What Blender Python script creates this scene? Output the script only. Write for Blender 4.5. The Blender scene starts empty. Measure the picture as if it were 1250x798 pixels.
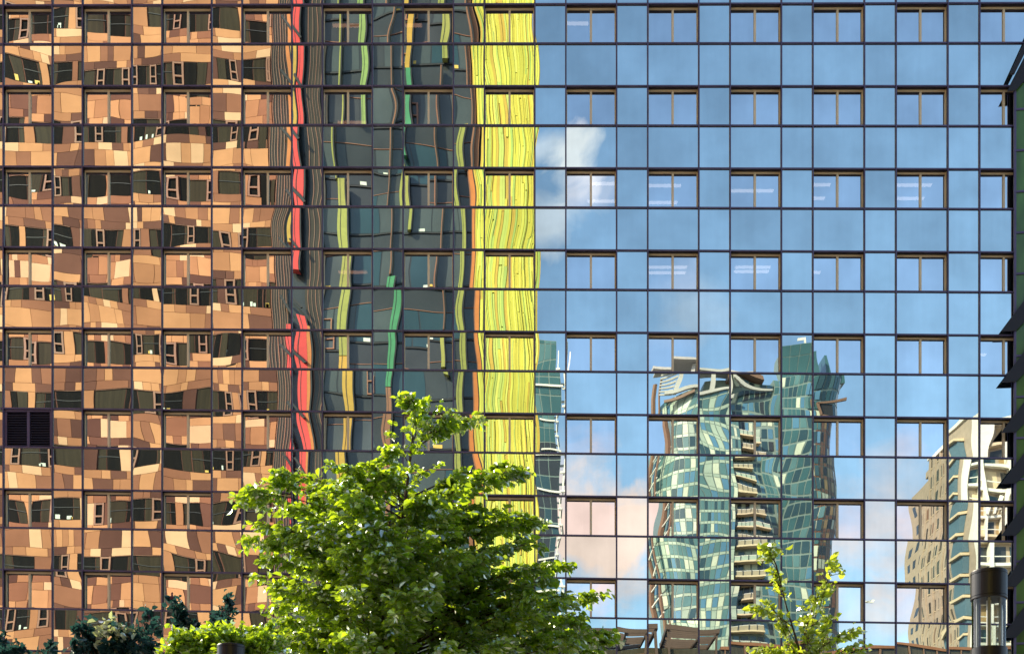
import bpy, math, random
from mathutils import Vector
R = random.Random(11)
SUN = Vector((-.60, .58, .545))                    # towards the sun
S = bpy.context.scene
COL = S.collection

# ------------------------------------------------------------------ camera
CAM_D, FPX, HY = 60.0, 1638.0, 1150.0           # distance to the facade, focal length and horizon in photo pixels
EYE = 1.6
cam = bpy.data.cameras.new('camera'); camo = bpy.data.objects.new('camera', cam); COL.objects.link(camo)
camo.location = (0, -CAM_D, EYE); camo.rotation_euler = (math.radians(90), 0, 0)
cam.sensor_width = 36.0; cam.lens = FPX / 1250 * 36; cam.shift_y = (HY - 399) / 1250
cam.clip_start = 0.1; cam.clip_end = 20000
S.camera = camo

def front(px, py, depth):                        # a point seen directly, `depth` metres from the camera
    k = depth / FPX
    return Vector(((px - 625) * k, -CAM_D + depth, EYE + (HY - py) * k))
def mir(px, py, d):                              # a point seen in the glass, d metres in front of the facade
    k = (CAM_D + d) / FPX
    return Vector(((px - 625) * k, -d, EYE + (HY - py) * k))
def fac(px, py):
    return front(px, py, CAM_D)

# ------------------------------------------------------------------ materials
def newmat(name):
    m = bpy.data.materials.new(name); m.use_nodes = True
    nt = m.node_tree; nt.nodes.clear()
    return m, nt, nt.nodes, nt.links
def mat(name, col, rough=0.6, metal=0.0, spec=0.5, var=0.18, scale=3.0, stretch=(1, 1, 1), bump=0.0, emit=None):
    m, nt, N, L = newmat(name)
    out = N.new('ShaderNodeOutputMaterial'); p = N.new('ShaderNodeBsdfPrincipled')
    L.new(p.outputs[0], out.inputs[0])
    tc = N.new('ShaderNodeTexCoord'); mp = N.new('ShaderNodeMapping'); mp.inputs['Scale'].default_value = stretch
    nz = N.new('ShaderNodeTexNoise'); nz.inputs['Scale'].default_value = scale; nz.inputs['Detail'].default_value = 5
    L.new(tc.outputs['Object'], mp.inputs[0]); L.new(mp.outputs[0], nz.inputs['Vector'])
    mx = N.new('ShaderNodeMix'); mx.data_type = 'RGBA'
    mx.inputs[6].default_value = (*[c * (1 - var) for c in col], 1); mx.inputs[7].default_value = (*[min(1, c * (1 + var)) for c in col], 1)
    L.new(nz.outputs[0], mx.inputs[0]); L.new(mx.outputs[2], p.inputs['Base Color'])
    p.inputs['Roughness'].default_value = rough; p.inputs['Metallic'].default_value = metal
    p.inputs['Specular IOR Level'].default_value = spec
    if bump:
        b = N.new('ShaderNodeBump'); b.inputs['Strength'].default_value = bump; b.inputs['Distance'].default_value = 0.02
        L.new(nz.outputs[0], b.inputs['Height']); L.new(b.outputs[0], p.inputs['Normal'])
    if emit:
        p.inputs['Emission Color'].default_value = (*emit[:3], 1); p.inputs['Emission Strength'].default_value = emit[3]
    return m

def mirror_glass(name, refl, tint, see):
    """coated facade glass: mostly a mirror, a little of the room behind shows through"""
    m, nt, N, L = newmat(name)
    out = N.new('ShaderNodeOutputMaterial')
    g = N.new('ShaderNodeBsdfGlossy'); g.inputs['Roughness'].default_value = 0.004
    at = N.new('ShaderNodeAttribute'); at.attribute_name = 'tone'
    tc = N.new('ShaderNodeTexCoord'); mp = N.new('ShaderNodeMapping'); mp.inputs['Scale'].default_value = (3.0, 1, 0.22)
    nz = N.new('ShaderNodeTexNoise'); nz.inputs['Scale'].default_value = 1.2; nz.inputs['Detail'].default_value = 5
    L.new(tc.outputs['Object'], mp.inputs[0]); L.new(mp.outputs[0], nz.inputs['Vector'])
    nz2 = N.new('ShaderNodeTexNoise'); nz2.inputs['Scale'].default_value = 0.45; nz2.inputs['Detail'].default_value = 3
    L.new(tc.outputs['Object'], nz2.inputs['Vector'])
    r1 = N.new('ShaderNodeMapRange'); r1.inputs['From Min'].default_value = .3; r1.inputs['From Max'].default_value = .7
    r1.inputs['To Min'].default_value = .975; r1.inputs['To Max'].default_value = 1.02; L.new(nz.outputs[0], r1.inputs[0])
    r2 = N.new('ShaderNodeMapRange'); r2.inputs['From Min'].default_value = .3; r2.inputs['From Max'].default_value = .7
    r2.inputs['To Min'].default_value = .82; r2.inputs['To Max'].default_value = 1.05; L.new(nz2.outputs[0], r2.inputs[0])
    mm = N.new('ShaderNodeMath'); mm.operation = 'MULTIPLY'; L.new(r1.outputs[0], mm.inputs[0]); L.new(r2.outputs[0], mm.inputs[1])
    m2 = N.new('ShaderNodeMath'); m2.operation = 'MULTIPLY'; L.new(mm.outputs[0], m2.inputs[0]); L.new(at.outputs['Fac'], m2.inputs[1])
    vs = N.new('ShaderNodeVectorMath'); vs.operation = 'SCALE'; vs.inputs[0].default_value = [c * refl for c in tint]
    L.new(m2.outputs[0], vs.inputs['Scale']); L.new(vs.outputs[0], g.inputs['Color'])
    if see:
        b = N.new('ShaderNodeBsdfTransparent'); b.inputs[0].default_value = (see, see, see, 1)
    else:
        b = N.new('ShaderNodeBsdfDiffuse'); b.inputs[0].default_value = (0.006, 0.007, 0.009, 1)
    a = N.new('ShaderNodeAddShader'); L.new(g.outputs[0], a.inputs[0]); L.new(b.outputs[0], a.inputs[1])
    L.new(a.outputs[0], out.inputs[0])
    return m

def leafmat(name, dark, light, trans, gl=0.12):
    m, nt, N, L = newmat(name)
    out = N.new('ShaderNodeOutputMaterial')
    at = N.new('ShaderNodeAttribute'); at.attribute_name = 'tone'
    mx = N.new('ShaderNodeMix'); mx.data_type = 'RGBA'
    mx.inputs[6].default_value = (*dark, 1); mx.inputs[7].default_value = (*light, 1); L.new(at.outputs['Fac'], mx.inputs[0])
    d = N.new('ShaderNodeBsdfDiffuse'); L.new(mx.outputs[2], d.inputs[0])
    t = N.new('ShaderNodeBsdfTranslucent')
    mt = N.new('ShaderNodeMix'); mt.data_type = 'RGBA'
    mt.inputs[6].default_value = (*[c * .7 for c in trans], 1); mt.inputs[7].default_value = (*trans, 1); L.new(at.outputs['Fac'], mt.inputs[0])
    L.new(mt.outputs[2], t.inputs[0])
    a = N.new('ShaderNodeAddShader'); L.new(d.outputs[0], a.inputs[0]); L.new(t.outputs[0], a.inputs[1])
    g = N.new('ShaderNodeBsdfGlossy'); g.inputs['Roughness'].default_value = 0.33; g.inputs[0].default_value = (.9, .95, .85, 1)
    lw = N.new('ShaderNodeFresnel'); lw.inputs[0].default_value = 1.45
    mu = N.new('ShaderNodeMath'); mu.operation = 'MULTIPLY_ADD'; mu.inputs[1].default_value = min(.75, .1 + gl * 2.5); mu.inputs[2].default_value = gl * .2; L.new(lw.outputs[0], mu.inputs[0])
    ms = N.new('ShaderNodeMixShader'); L.new(mu.outputs[0], ms.inputs[0]); L.new(a.outputs[0], ms.inputs[1]); L.new(g.outputs[0], ms.inputs[2])
    L.new(ms.outputs[0], out.inputs[0])
    return m

M = {}
M['mullion'] = mat('mullion_metal', (0.115, 0.095, 0.175), .4, .3, var=.5, scale=1.2)
M['reveal'] = mat('reveal_metal', (0.03, 0.026, 0.045), .5, .2)
M['tan'] = mat('tan_frame', (0.88, 0.70, 0.45), .5, .1, var=.15, scale=1.3)
M['slab'] = mat('interior_grey', (0.10, 0.10, 0.11), .8)
M['louvre'] = mat('louvre_metal', (0.022, 0.022, 0.045), .5, .2)
M['panel_glass'] = mirror_glass('panel_glass', .99, (.845, 1.0, .94), 0)
M['vision_glass'] = mirror_glass('vision_glass', .99, (.89, .99, .985), .07)
M['strip_light'] = mat('strip_light', (.9, .9, .9), emit=(1, .88, .8, 1.9))
M['strip_warm'] = mat('strip_warm', (.9, .8, .7), emit=(1, .5, .28, 1.6))
for i, c in enumerate([(.52, .245, .118), (.39, .172, .086), (.265, .110, .064), (.105, .045, .034), (.66, .39, .225), (.150, .064, .045)]):
    M['patch%d' % i] = mat('patch_panel_%d' % i, c, .7, .0, .06, var=.10, scale=.7, stretch=(1, 1, 2.5))
M['brown_glass'] = mat('brown_building_glass', (.009, .007, .004), .2, 0, .10, var=.7, scale=1.2, stretch=(2.5, 1, .15))
M['curtain'] = mat('curtained_glass', (.034, .025, .013), .4, 0, .1, var=.75, scale=1.6, stretch=(3.5, 1, .08))
M['brown_frame'] = mat('brown_vent_frame', (.26, .11, .06), .5)
M['monitor_pale'] = mat('pale_desk_things', (.6, .64, .54), .6)  # pale colour stands in for the glow of lit monitors
M['lampy'] = mat('yellow_desk_things', (.7, .45, .08), .6)  # yellow colour stands in for lit desk lamps
M['dark_spandrel'] = mat('dark_spandrel', (.040, .043, .042), .18, 0, .5, var=.3, scale=.5)
M['teal_glass'] = mat('dark_teal_glass', (.062, .074, .072), .12, 0, .5, var=.45, scale=.35, stretch=(1, 1, .5))
M['dark_strip'] = mat('dark_brown_glass', (.050, .040, .024), .15, 0, .4, var=.6, scale=1.5, stretch=(3, 1, .15))
M['black'] = mat('black_metal', (.008, .008, .009), .5)
M['red'] = mat('red_fin', (.62, .045, .035), .4)
M['orange'] = mat('orange_fin', (.50, .16, .03), .4)
M['amber'] = mat('amber_fin', (.46, .27, .03), .4)
M['olive'] = mat('olive_fin', (.27, .27, .05), .4)
M['green'] = mat('green_fin', (.05, .22, .09), .4)
M['lime'] = mat('lime_fin', (.20, .29, .07), .4)
M['rust'] = mat('rust_fin', (.22, .09, .04), .5)
for i, c in enumerate([(.64, .60, .075), (.56, .50, .05), (.47, .53, .10), (.68, .65, .11), (.34, .45, .09), (.52, .35, .04)]):
    M['yel%d' % i] = mat('yellow_slat_%d' % i, c, .45, var=.08)
M['yel_gap'] = mat('yellow_gap', (.46, .36, .055), .7)
M['twr_teal'] = mat('tower_glass_teal', (.085, .165, .165), .1, 0, .6, var=.3, scale=.2)
M['twr_dark'] = mat('tower_glass_dark', (.025, .055, .065), .1, 0, .6, var=.3, scale=.2)
M['twr_blue'] = mat('tower_glass_blue', (.08, .18, .27), .1, 0, .6, var=.3, scale=.2)
M['twr_blind'] = mat('tower_blinds', (.50, .52, .40), .6)
M['twr_pale'] = mat('tower_pale_glass', (.34, .40, .32), .3, var=.3, scale=.3)
M['twr_balc'] = mat('balcony_panel', (.34, .28, .19), .5)
M['twr_frame'] = mat('tower_frame', (.17, .22, .20), .5)
M['twr_deep'] = mat('tower_deep_teal', (.042, .105, .108), .1, 0, .6, var=.3, scale=.1)
M['white'] = mat('white_metal', (.75, .70, .62), .5)
M['crown'] = mat('crown_metal', (.44, .41, .37), .5)
M['gold'] = mat('gold_panel', (.30, .20, .09), .4)
M['brownm'] = mat('brown_metal', (.17, .09, .055), .5)
M['pergola'] = mat('pergola_brown', (.075, .043, .028), .6)
M['brick'] = mat('grey_brick', (.36, .28, .21), .8, var=.25, scale=1.5)
M['beige'] = mat('beige_stone', (.60, .47, .31), .7)
M['bluebay'] = mat('blue_bay_glass', (.085, .15, .20), .15)
M['win_dark'] = mat('small_window_glass', (.03, .032, .035), .15)
M['wing_glass'] = mat('green_wing_glass', (.085, .20, .035), .1, 0, .7, var=.85, scale=.8, stretch=(2, 1, .6))  # green and uneven tone stand in for reflected greenery
M['fin_dark'] = mat('fin_dark', (.012, .011, .016), .55, var=.2)
M['fin_edge'] = mat('fin_edge', (.16, .14, .17), .5)
M['pave'] = mat('paving', (.26, .25, .24), .85, var=.25, scale=.6, bump=.2)
M['asphalt'] = mat('asphalt', (.05, .05, .052), .9, var=.3, scale=2, bump=.3)
M['kerb'] = mat('kerb_stone', (.33, .32, .30), .8)
M['paint'] = mat('road_paint', (.75, .75, .72), .7)
M['roof'] = mat('flat_roof', (.2, .2, .2), .9)
M['bark'] = mat('bark', (.085, .055, .04), .9, var=.4, scale=8, stretch=(1, 1, .3), bump=.4)
M['lamp_black'] = mat('lamp_black', (.010, .010, .012), .35, .0, .5)
M['steel'] = mat('lamp_steel', (.55, .54, .52), .3, .9)
M['bulb'] = mat('frosted_tube', (.8, .78, .78), .4)
m_, nt_, N_, L_ = newmat('clear_glass')
o_ = N_.new('ShaderNodeOutputMaterial'); t_ = N_.new('ShaderNodeBsdfTransparent'); t_.inputs[0].default_value = (.86, .9, .88, 1)
g_ = N_.new('ShaderNodeBsdfGlossy'); g_.inputs[1].default_value = .02; x_ = N_.new('ShaderNodeMixShader'); fr_ = N_.new('ShaderNodeFresnel'); fr_.inputs[0].default_value = 1.5
L_.new(fr_.outputs[0], x_.inputs[0]); L_.new(t_.outputs[0], x_.inputs[1]); L_.new(g_.outputs[0], x_.inputs[2]); L_.new(x_.outputs[0], o_.inputs[0])
M['clear'] = m_
M['leaf'] = leafmat('leaf_green', (.012, .046, .006), (.060, .130, .010), (.43, .60, .014), .2)
M['leaf_young'] = leafmat('leaf_yellow_green', (.06, .125, .012), (.14, .20, .02), (.54, .64, .03), .2)
M['leaf_blue'] = leafmat('leaf_blue_green', (.006, .026, .036), (.010, .034, .040), (.015, .05, .04), .0)
M['leaf_pale'] = leafmat('leaf_pale', (.16, .20, .15), (.42, .48, .34), (.36, .42, .16), .8)  # bright highlight on one spray put into its leaf colour
M['flower'] = mat('dark_red_flower', (.16, .03, .06), .7)

# ------------------------------------------------------------------ mesh helpers
class MB:
    def __init__(s): s.v = []; s.f = []; s.m = []; s.mats = []; s.tone = []
    def mi(s, m):
        if m not in s.mats: s.mats.append(m)
        return s.mats.index(m)
    def face(s, pts, m, tone=1.0):
        b = len(s.v); s.v += [tuple(p) for p in pts]; s.f.append(tuple(range(b, b + len(pts)))); s.m.append(s.mi(m)); s.tone.append(tone)
    def box(s, a, b, m):
        x0, y0, z0 = [min(p, q) for p, q in zip(a, b)]; x1, y1, z1 = [max(p, q) for p, q in zip(a, b)]
        s.hexa([(x0, y0, z0), (x1, y0, z0), (x1, y1, z0), (x0, y1, z0)], [(x0, y0, z1), (x1, y0, z1), (x1, y1, z1), (x0, y1, z1)], m)
    def hexa(s, lo, hi, m):                       # lo, hi: four points each, counter-clockwise seen from above
        b = len(s.v); s.v += [tuple(p) for p in lo] + [tuple(p) for p in hi]; k = s.mi(m)
        for f in ((3, 2, 1, 0), (4, 5, 6, 7), (0, 1, 5, 4), (1, 2, 6, 5), (2, 3, 7, 6), (3, 0, 4, 7)):
            s.f.append(tuple(b + i for i in f)); s.m.append(k); s.tone.append(1.0)
    def bar(s, p, q, w, m, h=None):               # a square bar between two points
        p, q = Vector(p), Vector(q); d = (q - p).normalized(); h = h or w
        u = d.cross(Vector((0, 0, 1)));  u = u if u.length > 1e-3 else Vector((1, 0, 0)); u.normalize(); v = u.cross(d)
        c = [u * (-w / 2) + v * (-h / 2), u * (w / 2) + v * (-h / 2), u * (w / 2) + v * (h / 2), u * (-w / 2) + v * (h / 2)]
        s.hexa([p + k for k in c], [q + k for k in c], m)
    def prism(s, pts, z0, z1, m, cap=None):       # pts: plan outline, counter-clockwise
        n = len(pts)
        for i in range(n):
            a, b = pts[i], pts[(i + 1) % n]
            s.face([(a[0], a[1], z0), (b[0], b[1], z0), (b[0], b[1], z1), (a[0], a[1], z1)], m)
        s.face([(p[0], p[1], z1) for p in pts], cap or m); s.face([(p[0], p[1], z0) for p in reversed(pts)], cap or m)
    def tube(s, pts, rad, m, n=6):
        b0 = None; k = s.mi(m)
        for i, p in enumerate(pts):
            p = Vector(p); d = (Vector(pts[min(i + 1, len(pts) - 1)]) - Vector(pts[max(i - 1, 0)])).normalized()
            u = d.orthogonal().normalized(); v = d.cross(u); b = len(s.v)
            for j in range(n):
                t = 2 * math.pi * j / n; s.v.append(tuple(p + (u * math.cos(t) + v * math.sin(t)) * rad[i]))
            if b0 is not None:
                # rings may start at different angles: match by nearest vertex
                off = min(range(n), key=lambda o: (Vector(s.v[b0]) - p0 - Vector(s.v[b + o]) + p).length)
                for j in range(n):
                    s.f.append((b0 + j, b0 + (j + 1) % n, b + (j + 1 + off) % n, b + (j + off) % n)); s.m.append(k); s.tone.append(1.0)
            b0 = b; p0 = p
    def lathe(s, c, prof, m, n=40, closed=True):  # prof: (radius, z)
        b = len(s.v); k = s.mi(m)
        for r, z in prof:
            for j in range(n):
                t = 2 * math.pi * j / n; s.v.append((c[0] + r * math.cos(t), c[1] + r * math.sin(t), c[2] + z))
        for i in range(len(prof) - 1):
            for j in range(n):
                s.f.append((b + i * n + j, b + i * n + (j + 1) % n, b + (i + 1) * n + (j + 1) % n, b + (i + 1) * n + j)); s.m.append(k); s.tone.append(1.0)
        if closed:
            s.f.append(tuple(b + j for j in reversed(range(n)))); s.m.append(k); s.tone.append(1.0)
            s.f.append(tuple(b + (len(prof) - 1) * n + j for j in range(n))); s.m.append(k); s.tone.append(1.0)
    def build(s, name, parent=None, smooth=False, origin=None):
        me = bpy.data.meshes.new(name)
        o0 = Vector(origin) if origin else Vector((0, 0, 0))
        if parent is not None: o0 = Vector(parent['base']) if 'base' in parent else o0
        me.from_pydata([tuple(Vector(p) - o0) for p in s.v], [], s.f)
        for m in s.mats: me.materials.append(m)
        me.polygons.foreach_set('material_index', s.m)
        a = me.attributes.new('tone', 'FLOAT', 'FACE'); a.data.foreach_set('value', s.tone)
        if smooth: me.polygons.foreach_set('use_smooth', [True] * len(s.f))
        me.update()
        o = bpy.data.objects.new(name, me); COL.objects.link(o)
        if parent is not None: o.parent = parent
        else: o.location = o0
        return o

def thing(name, label, cat, loc=(0, 0, 0), group=None):
    o = bpy.data.objects.new(name, None); COL.objects.link(o); o.location = loc
    o['label'] = label; o['category'] = cat
    if group: o['group'] = group
    return o
def sub(mb, name, parent, root=None, smooth=False, kind=None):
    """a part (or sub-part) of a thing whose Empty stands at its own location: vertices given in world space"""
    r = root or parent
    base = r.location
    mb.v = [tuple(Vector(p) - base) for p in mb.v]
    o = mb.build(name, None, smooth); o.parent = parent
    if kind: o['kind'] = kind
    return o
def structure(mb, name):
    o = mb.build(name); o['kind'] = 'structure'; return o

# ------------------------------------------------------------------ the glass office building
# grid of the facade, measured on its own plane (bays 3.6 m, storeys 3.6 m)
def colx(k): return 4.4 + 96.34 * k + .243 * k * k
def bay(k):
    a, b = colx(k), colx(k + 1); return a, a + .62 * (b - a), b
def rowy(j, px):                                  # j whole: top of a window row; j + .5: foot of the windows
    n = math.floor(j); L = 7 + 98.7 * n; Rr = 5.1 + 100.7 * n
    if j > n: L += 47.3; Rr += 48.3
    return L + (Rr - L) * (px - 210) / 800
def P(px, j, y=0.0):
    p = fac(px, rowy(j, px)); return Vector((p.x, y, max(p.z, .35)))
K0, K1, J0, J1 = -1, 12, -3, 11
office = thing('glass_office_building', 'glass office block whose mirror facade fills the photo with reflections', 'office building', (0, 0, 0))

def pane(mb, c, y, m, amp, n=12, tone=1.0, tilt=1.0):
    """c: four corners (bl, br, tr, tl). A slightly bowed, slightly tilted sheet: millimetres, as real sealed units are."""
    bl, br, tr, tl = c
    a = (br.x - bl.x) / 2; b = (tl.z - bl.z) / 2
    s = R.choice((-1, 1, 1, 1)) * R.uniform(.35, 1.0) * amp
    Pw = s * min(a, b) / 2
    tx, tz = R.gauss(0, .0015) * tilt, R.gauss(0, .0015) * tilt
    ph = [R.uniform(0, 6.28) for _ in range(6)]; ph[1] = R.gauss(0, .35)
    l1, l2, l3 = R.uniform(2.0, 3.4), R.uniform(1.9, 3.4), R.uniform(1.0, 1.5)
    c1, c2 = R.gauss(0, 1) * amp * .13, R.uniform(.2, 1) * amp * .30
    tw = R.gauss(0, 1) * amp * .26                # twist: upright lines lean
    def h(x, z, u, v):
        q = Pw * (1 - u * u) * (1 - .45 * v * v) + tx * x + tz * z + tw * x * z
        q += c1 * x * math.sin(6.28 * z / l1 + ph[0])
        q += c2 * l2 / 6.28 * math.sin(6.28 * (x * math.cos(ph[1]) + z * math.sin(ph[1])) / l2 + ph[2])
        q += c2 * .28 * l3 / 6.28 * math.sin(6.28 * x / l3 + ph[3]) * math.sin(6.28 * z / (l3 * 2.5) + ph[4])
        return q
    base = len(mb.v); k = mb.mi(m)
    for i in range(n + 1):
        v = -1 + 2 * i / n
        for jx in range(n + 1):
            u = -1 + 2 * jx / n
            lo = bl.lerp(br, (u + 1) / 2); hi = tl.lerp(tr, (u + 1) / 2); p = lo.lerp(hi, (v + 1) / 2)
            mb.v.append((p.x, y + h(u * a, v * b, u, v), p.z))
    for i in range(n):
        for jx in range(n):
            q = base + i * (n + 1) + jx
            mb.f.append((q, q + 1, q + n + 2, q + n + 1)); mb.m.append(k); mb.tone.append(tone)

AMP = .0040
MUL = .064                                        # mullion face width
def inset(pxa, ja, pxb, jb, d):
    bl, br, tr, tl = P(pxa, jb), P(pxb, jb), P(pxb, ja), P(pxa, ja)
    return [bl + Vector((d, 0, d)), br + Vector((-d, 0, d)), tr + Vector((-d, 0, -d)), tl + Vector((d, 0, -d))]

REC = .27                                         # depth of the window recess
def make_window(k, j):
    a, b, _ = bay(k)
    c = inset(a, j, b, j + .5, MUL / 2)
    fr = MB(); gl = MB()
    if (k, j) == (0, 5): return c
    # reveal: four sides of the recess, right one tan in place of sunlight
    yb = REC
    f = [Vector((p.x, -.035, p.z)) for p in c]; g = [Vector((p.x, yb, p.z)) for p in c]
    for i, mm in zip(range(4), ('reveal', 'tan', 'reveal', 'reveal')):
        i2 = (i + 1) % 4
        fr.face([f[i], f[i2], g[i2], g[i]], M[mm])
    # tan inner frame: head, sill, jambs, centre post
    t = .085; y0, y1 = yb - .10, yb - .012
    ix = lambda s_, u, v: (c[0].lerp(c[1], u)).lerp(c[3].lerp(c[2], u), v)
    W = c[1].x - c[0].x; H = c[3].z - c[0].z
    def plank(u0, v0, u1, v1, m):
        q = [ix(0, u0, v0), ix(0, u1, v0), ix(0, u1, v1), ix(0, u0, v1)]
        lo = [(q[0].x, y0, q[0].z), (q[1].x, y0, q[1].z), (q[1].x, y1, q[1].z), (q[0].x, y1, q[0].z)]
        hi = [(q[3].x, y0, q[3].z), (q[2].x, y0, q[2].z), (q[2].x, y1, q[2].z), (q[3].x, y1, q[3].z)]
        fr.hexa(lo, hi, m)
    e = .004 / W; tu, tv = t / W, t / H
    ju = .035 / W
    plank(e, e, ju, 1 - e, M['tan']); plank(1 - ju, e, 1 - e, 1 - e, M['tan'])
    plank(ju, 1 - tv * 1.1, 1 - ju, 1 - e, M['tan']); plank(ju, e, 1 - ju, tv * .5, M['reveal'])
    mid = .5
    plank(mid - tu * .55, tv * .5, mid + tu * .55, 1 - tv * 1.1, M['tan'])
    # dark gasket line under the head
    y0 = yb - .05; 
    plank(ju, 1 - tv * 1.6, mid - tu * .55, 1 - tv * 1.1, M['reveal']); plank(mid + tu * .55, 1 - tv * 1.6, 1 - ju, 1 - tv * 1.1, M['reveal'])
    for u0, u1 in ((ju, mid - tu * .55), (mid + tu * .55, 1 - ju)):
        q = [ix(0, u0, tv * .5), ix(0, u1, tv * .5), ix(0, u1, 1 - tv * 1.6), ix(0, u0, 1 - tv * 1.6)]
        pane(gl, q, yb - .03, M['vision_glass'], AMP * .75, 8, R.uniform(.94, 1.04), 1.3)
    return fr, gl

hidden = {(4, 7), (5, 7), (4, 6)}
rest_f, rest_g = MB(), MB()
def extend(A, B):
    b = len(A.v); A.v += B.v
    A.f += [tuple(b + i for i in f) for f in B.f]
    ids = [A.mi(m) for m in B.mats]; A.m += [ids[i] for i in B.m]; A.tone += B.tone
for j in range(J0, J1 + 1):
    for k in range(K0, K1 + 1):
        w = make_window(k, j)
        if isinstance(w, list):                   # the louvred opening
            c = w; lo = MB(); fr = MB()
            W = c[1].x - c[0].x; H = c[3].z - c[0].z
            fr.face([(p.x, .30, p.z) for p in c], M['reveal'])
            xm = (c[0].x + c[1].x) / 2
            for x0, x1 in ((c[0].x, c[0].x + .10), (xm - .06, xm + .06), (c[1].x - .10, c[1].x)):
                fr.box((x0, .02, c[0].z + .01), (x1, .2, c[3].z - .11), M['mullion'])
            fr.box((c[0].x, .02, c[3].z - .10), (c[1].x, .2, c[3].z - .005), M['mullion'])
            root = fr.build('louvred_vent', office)
            for i in range(13):
                z = c[0].z + .05 + i * (H - .2) / 13
                for x0, x1 in ((c[0].x + .10, xm - .06), (xm + .06, c[1].x - .10)):
                    lo.hexa([(x0, .04, z), (x1, .04, z), (x1, .16, z + .07), (x0, .16, z + .07)], [(x0, .04, z + .03), (x1, .04, z + .03), (x1, .16, z + .10), (x0, .16, z + .10)], M['louvre'])
            lo.build('slats', root); root['label'] = 'dark louvred vent in place of glass'
            continue
        fr, gl = w
        if 0 <= j <= 7 and 0 <= k <= 12 and (k, j) not in hidden:
            o = fr.build('window', office); gl.build('pane', o, smooth=True)
        else:
            extend(rest_f, fr); extend(rest_g, gl)
o = rest_f.build('window', office); o['kind'] = 'stuff'
rest_g.build('pane', o, smooth=True)
# fixed glass panels: wide ones below each window, narrow ones beside
rest_p = MB()
hidden_p = {(3, 7), (4, 7), (5, 7), (6, 7)}
for j in range(J0, J1 + 1):
    for k in range(K0, K1 + 1):
        a, b, c_ = bay(k)
        for x0, x1, j0, j1, wide in ((a, b, j + .5, j + 1, True), (b, c_, j, j + .5, False), (b, c_, j + .5, j + 1, False)):
            q = inset(x0, j0, x1, j1, MUL / 2 - .012)
            if q[3].z - q[0].z < .3: continue
            mb = MB(); pane(mb, q, .004, M['panel_glass'], AMP, 12, R.choice((R.uniform(.96, 1.05), R.uniform(.84, 1.0))))
            if wide and 0 <= j <= 7 and 0 <= k and (k, j) not in hidden_p: mb.build('glass_panel', office, smooth=True)
            else: extend(rest_p, mb)
o = rest_p.build('glass_panel', office, smooth=True); o['kind'] = 'stuff'
# mullions and transoms: straight posts butted by short rails
fr = MB(); xs = []
for k in range(K0, K1 + 1): xs += [bay(k)[0], bay(k)[1]]
xs.append(bay(K1)[2])
hw = MUL / 2
for px in xs:
    t, b = P(px, J0), P(px, J1 + 1)
    fr.box((t.x - hw, -.075, .35), (t.x + hw, .06, t.z + .06), M['mullion'])
    fr.box((t.x - .017, -.100, .35), (t.x + .017, -.0752, t.z + .06), M['mullion'])
for i in range(len(xs) - 1):
    jj = J0
    while jj <= J1 + 1:
        a, b = P(xs[i], jj), P(xs[i + 1], jj)
        if a.z > .4:
            lo = [(a.x + hw, -.060, a.z - hw), (b.x - hw, -.060, b.z - hw), (b.x - hw, .055, b.z - hw), (a.x + hw, .055, a.z - hw)]
            fr.hexa(lo, [(p[0], p[1], p[2] + MUL) for p in lo], M['mullion'])
        jj += .5
fr.build('facade_frame', office)
# body behind the skin: plinth, storey slabs, core, end walls, roof
X0, X1 = P(xs[0], 0).x, P(xs[-1], 0).x; ZT = P(xs[0], J0).z
bd = MB()
bd.box((X0 - .05, -.08, 0), (X1, .06, .345), M['mullion'])
for j in range(J0, J1 + 1):
    zc = EYE + (HY - rowy(j, 625)) / FPX * CAM_D
    if zc < 1: continue
    bd.box((X0, .36, zc + .35), (X1, 8.9, zc + .65), M['slab'])
    bd.box((X0, .36, zc + .66), (X1, .42, min(zc + 1.5, ZT)), M['slab'])
bd.box((X0, 9, 0), (X1, 20, ZT), M['slab'])
bd.box((X0 - .30, -.05, 0), (X0 - .06, 20, ZT + .8), M['mullion'])
bd.box((X1 + .06, .2, 0), (X1 + .30, 20, ZT + .8), M['mullion'])
bd.box((X0 - .3, -.05, ZT + .81), (X1 + .3, 20, ZT + 1.1), M['roof'])
bd.build('body', office)
# ceiling lights burning in a few rooms: (column, row, where across the window, depths)
for k, j, u, deps, ln, warm in ((7, 0, .25, (.8,), 1.0, 0), (7, 2, .8, (.75, 2.2), 1.4, 0), (8, 2, .35, (.9, 2.3), 1.7, 0), (9, 2, .55, (1.3,), 2.0, 0),
        (10, 2, .2, (.8, 1.9), 1.2, 0), (11, 2, .5, (.8, 1.9), 1.6, 0), (8, 3, .45, (1.0, 1.5), 1.8, 0), (9, 3, .55, (.95, 1.35), 1.6, 0), (10, 3, .15, (1.4,), .8, 0),
        (4, 0, .4, (.9,), 1.2, 1), (5, 0, .15, (.9,), .8, 1), (4, 1, .45, (2.2,), 1.3, 1), (4, 3, .5, (1.6,), 1.3, 1), (12, 4, .3, (1.5,), .5, 0)):
    a, b, _ = bay(k); px = a + (b - a) * u; p = P(px, j)
    for d in deps:
        mb = MB(); z = p.z - .06
        mb.box((p.x - ln / 2, REC + d, z), (p.x + ln / 2, REC + d + .22, z + .03), M['strip_warm' if warm else 'strip_light'])
        mb.box((p.x - ln / 2 - .03, REC + d - .03, z + .031), (p.x + ln / 2 + .03, REC + d + .25, z + .10), M['white'])
        mb.build('ceiling_light', office)

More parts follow.
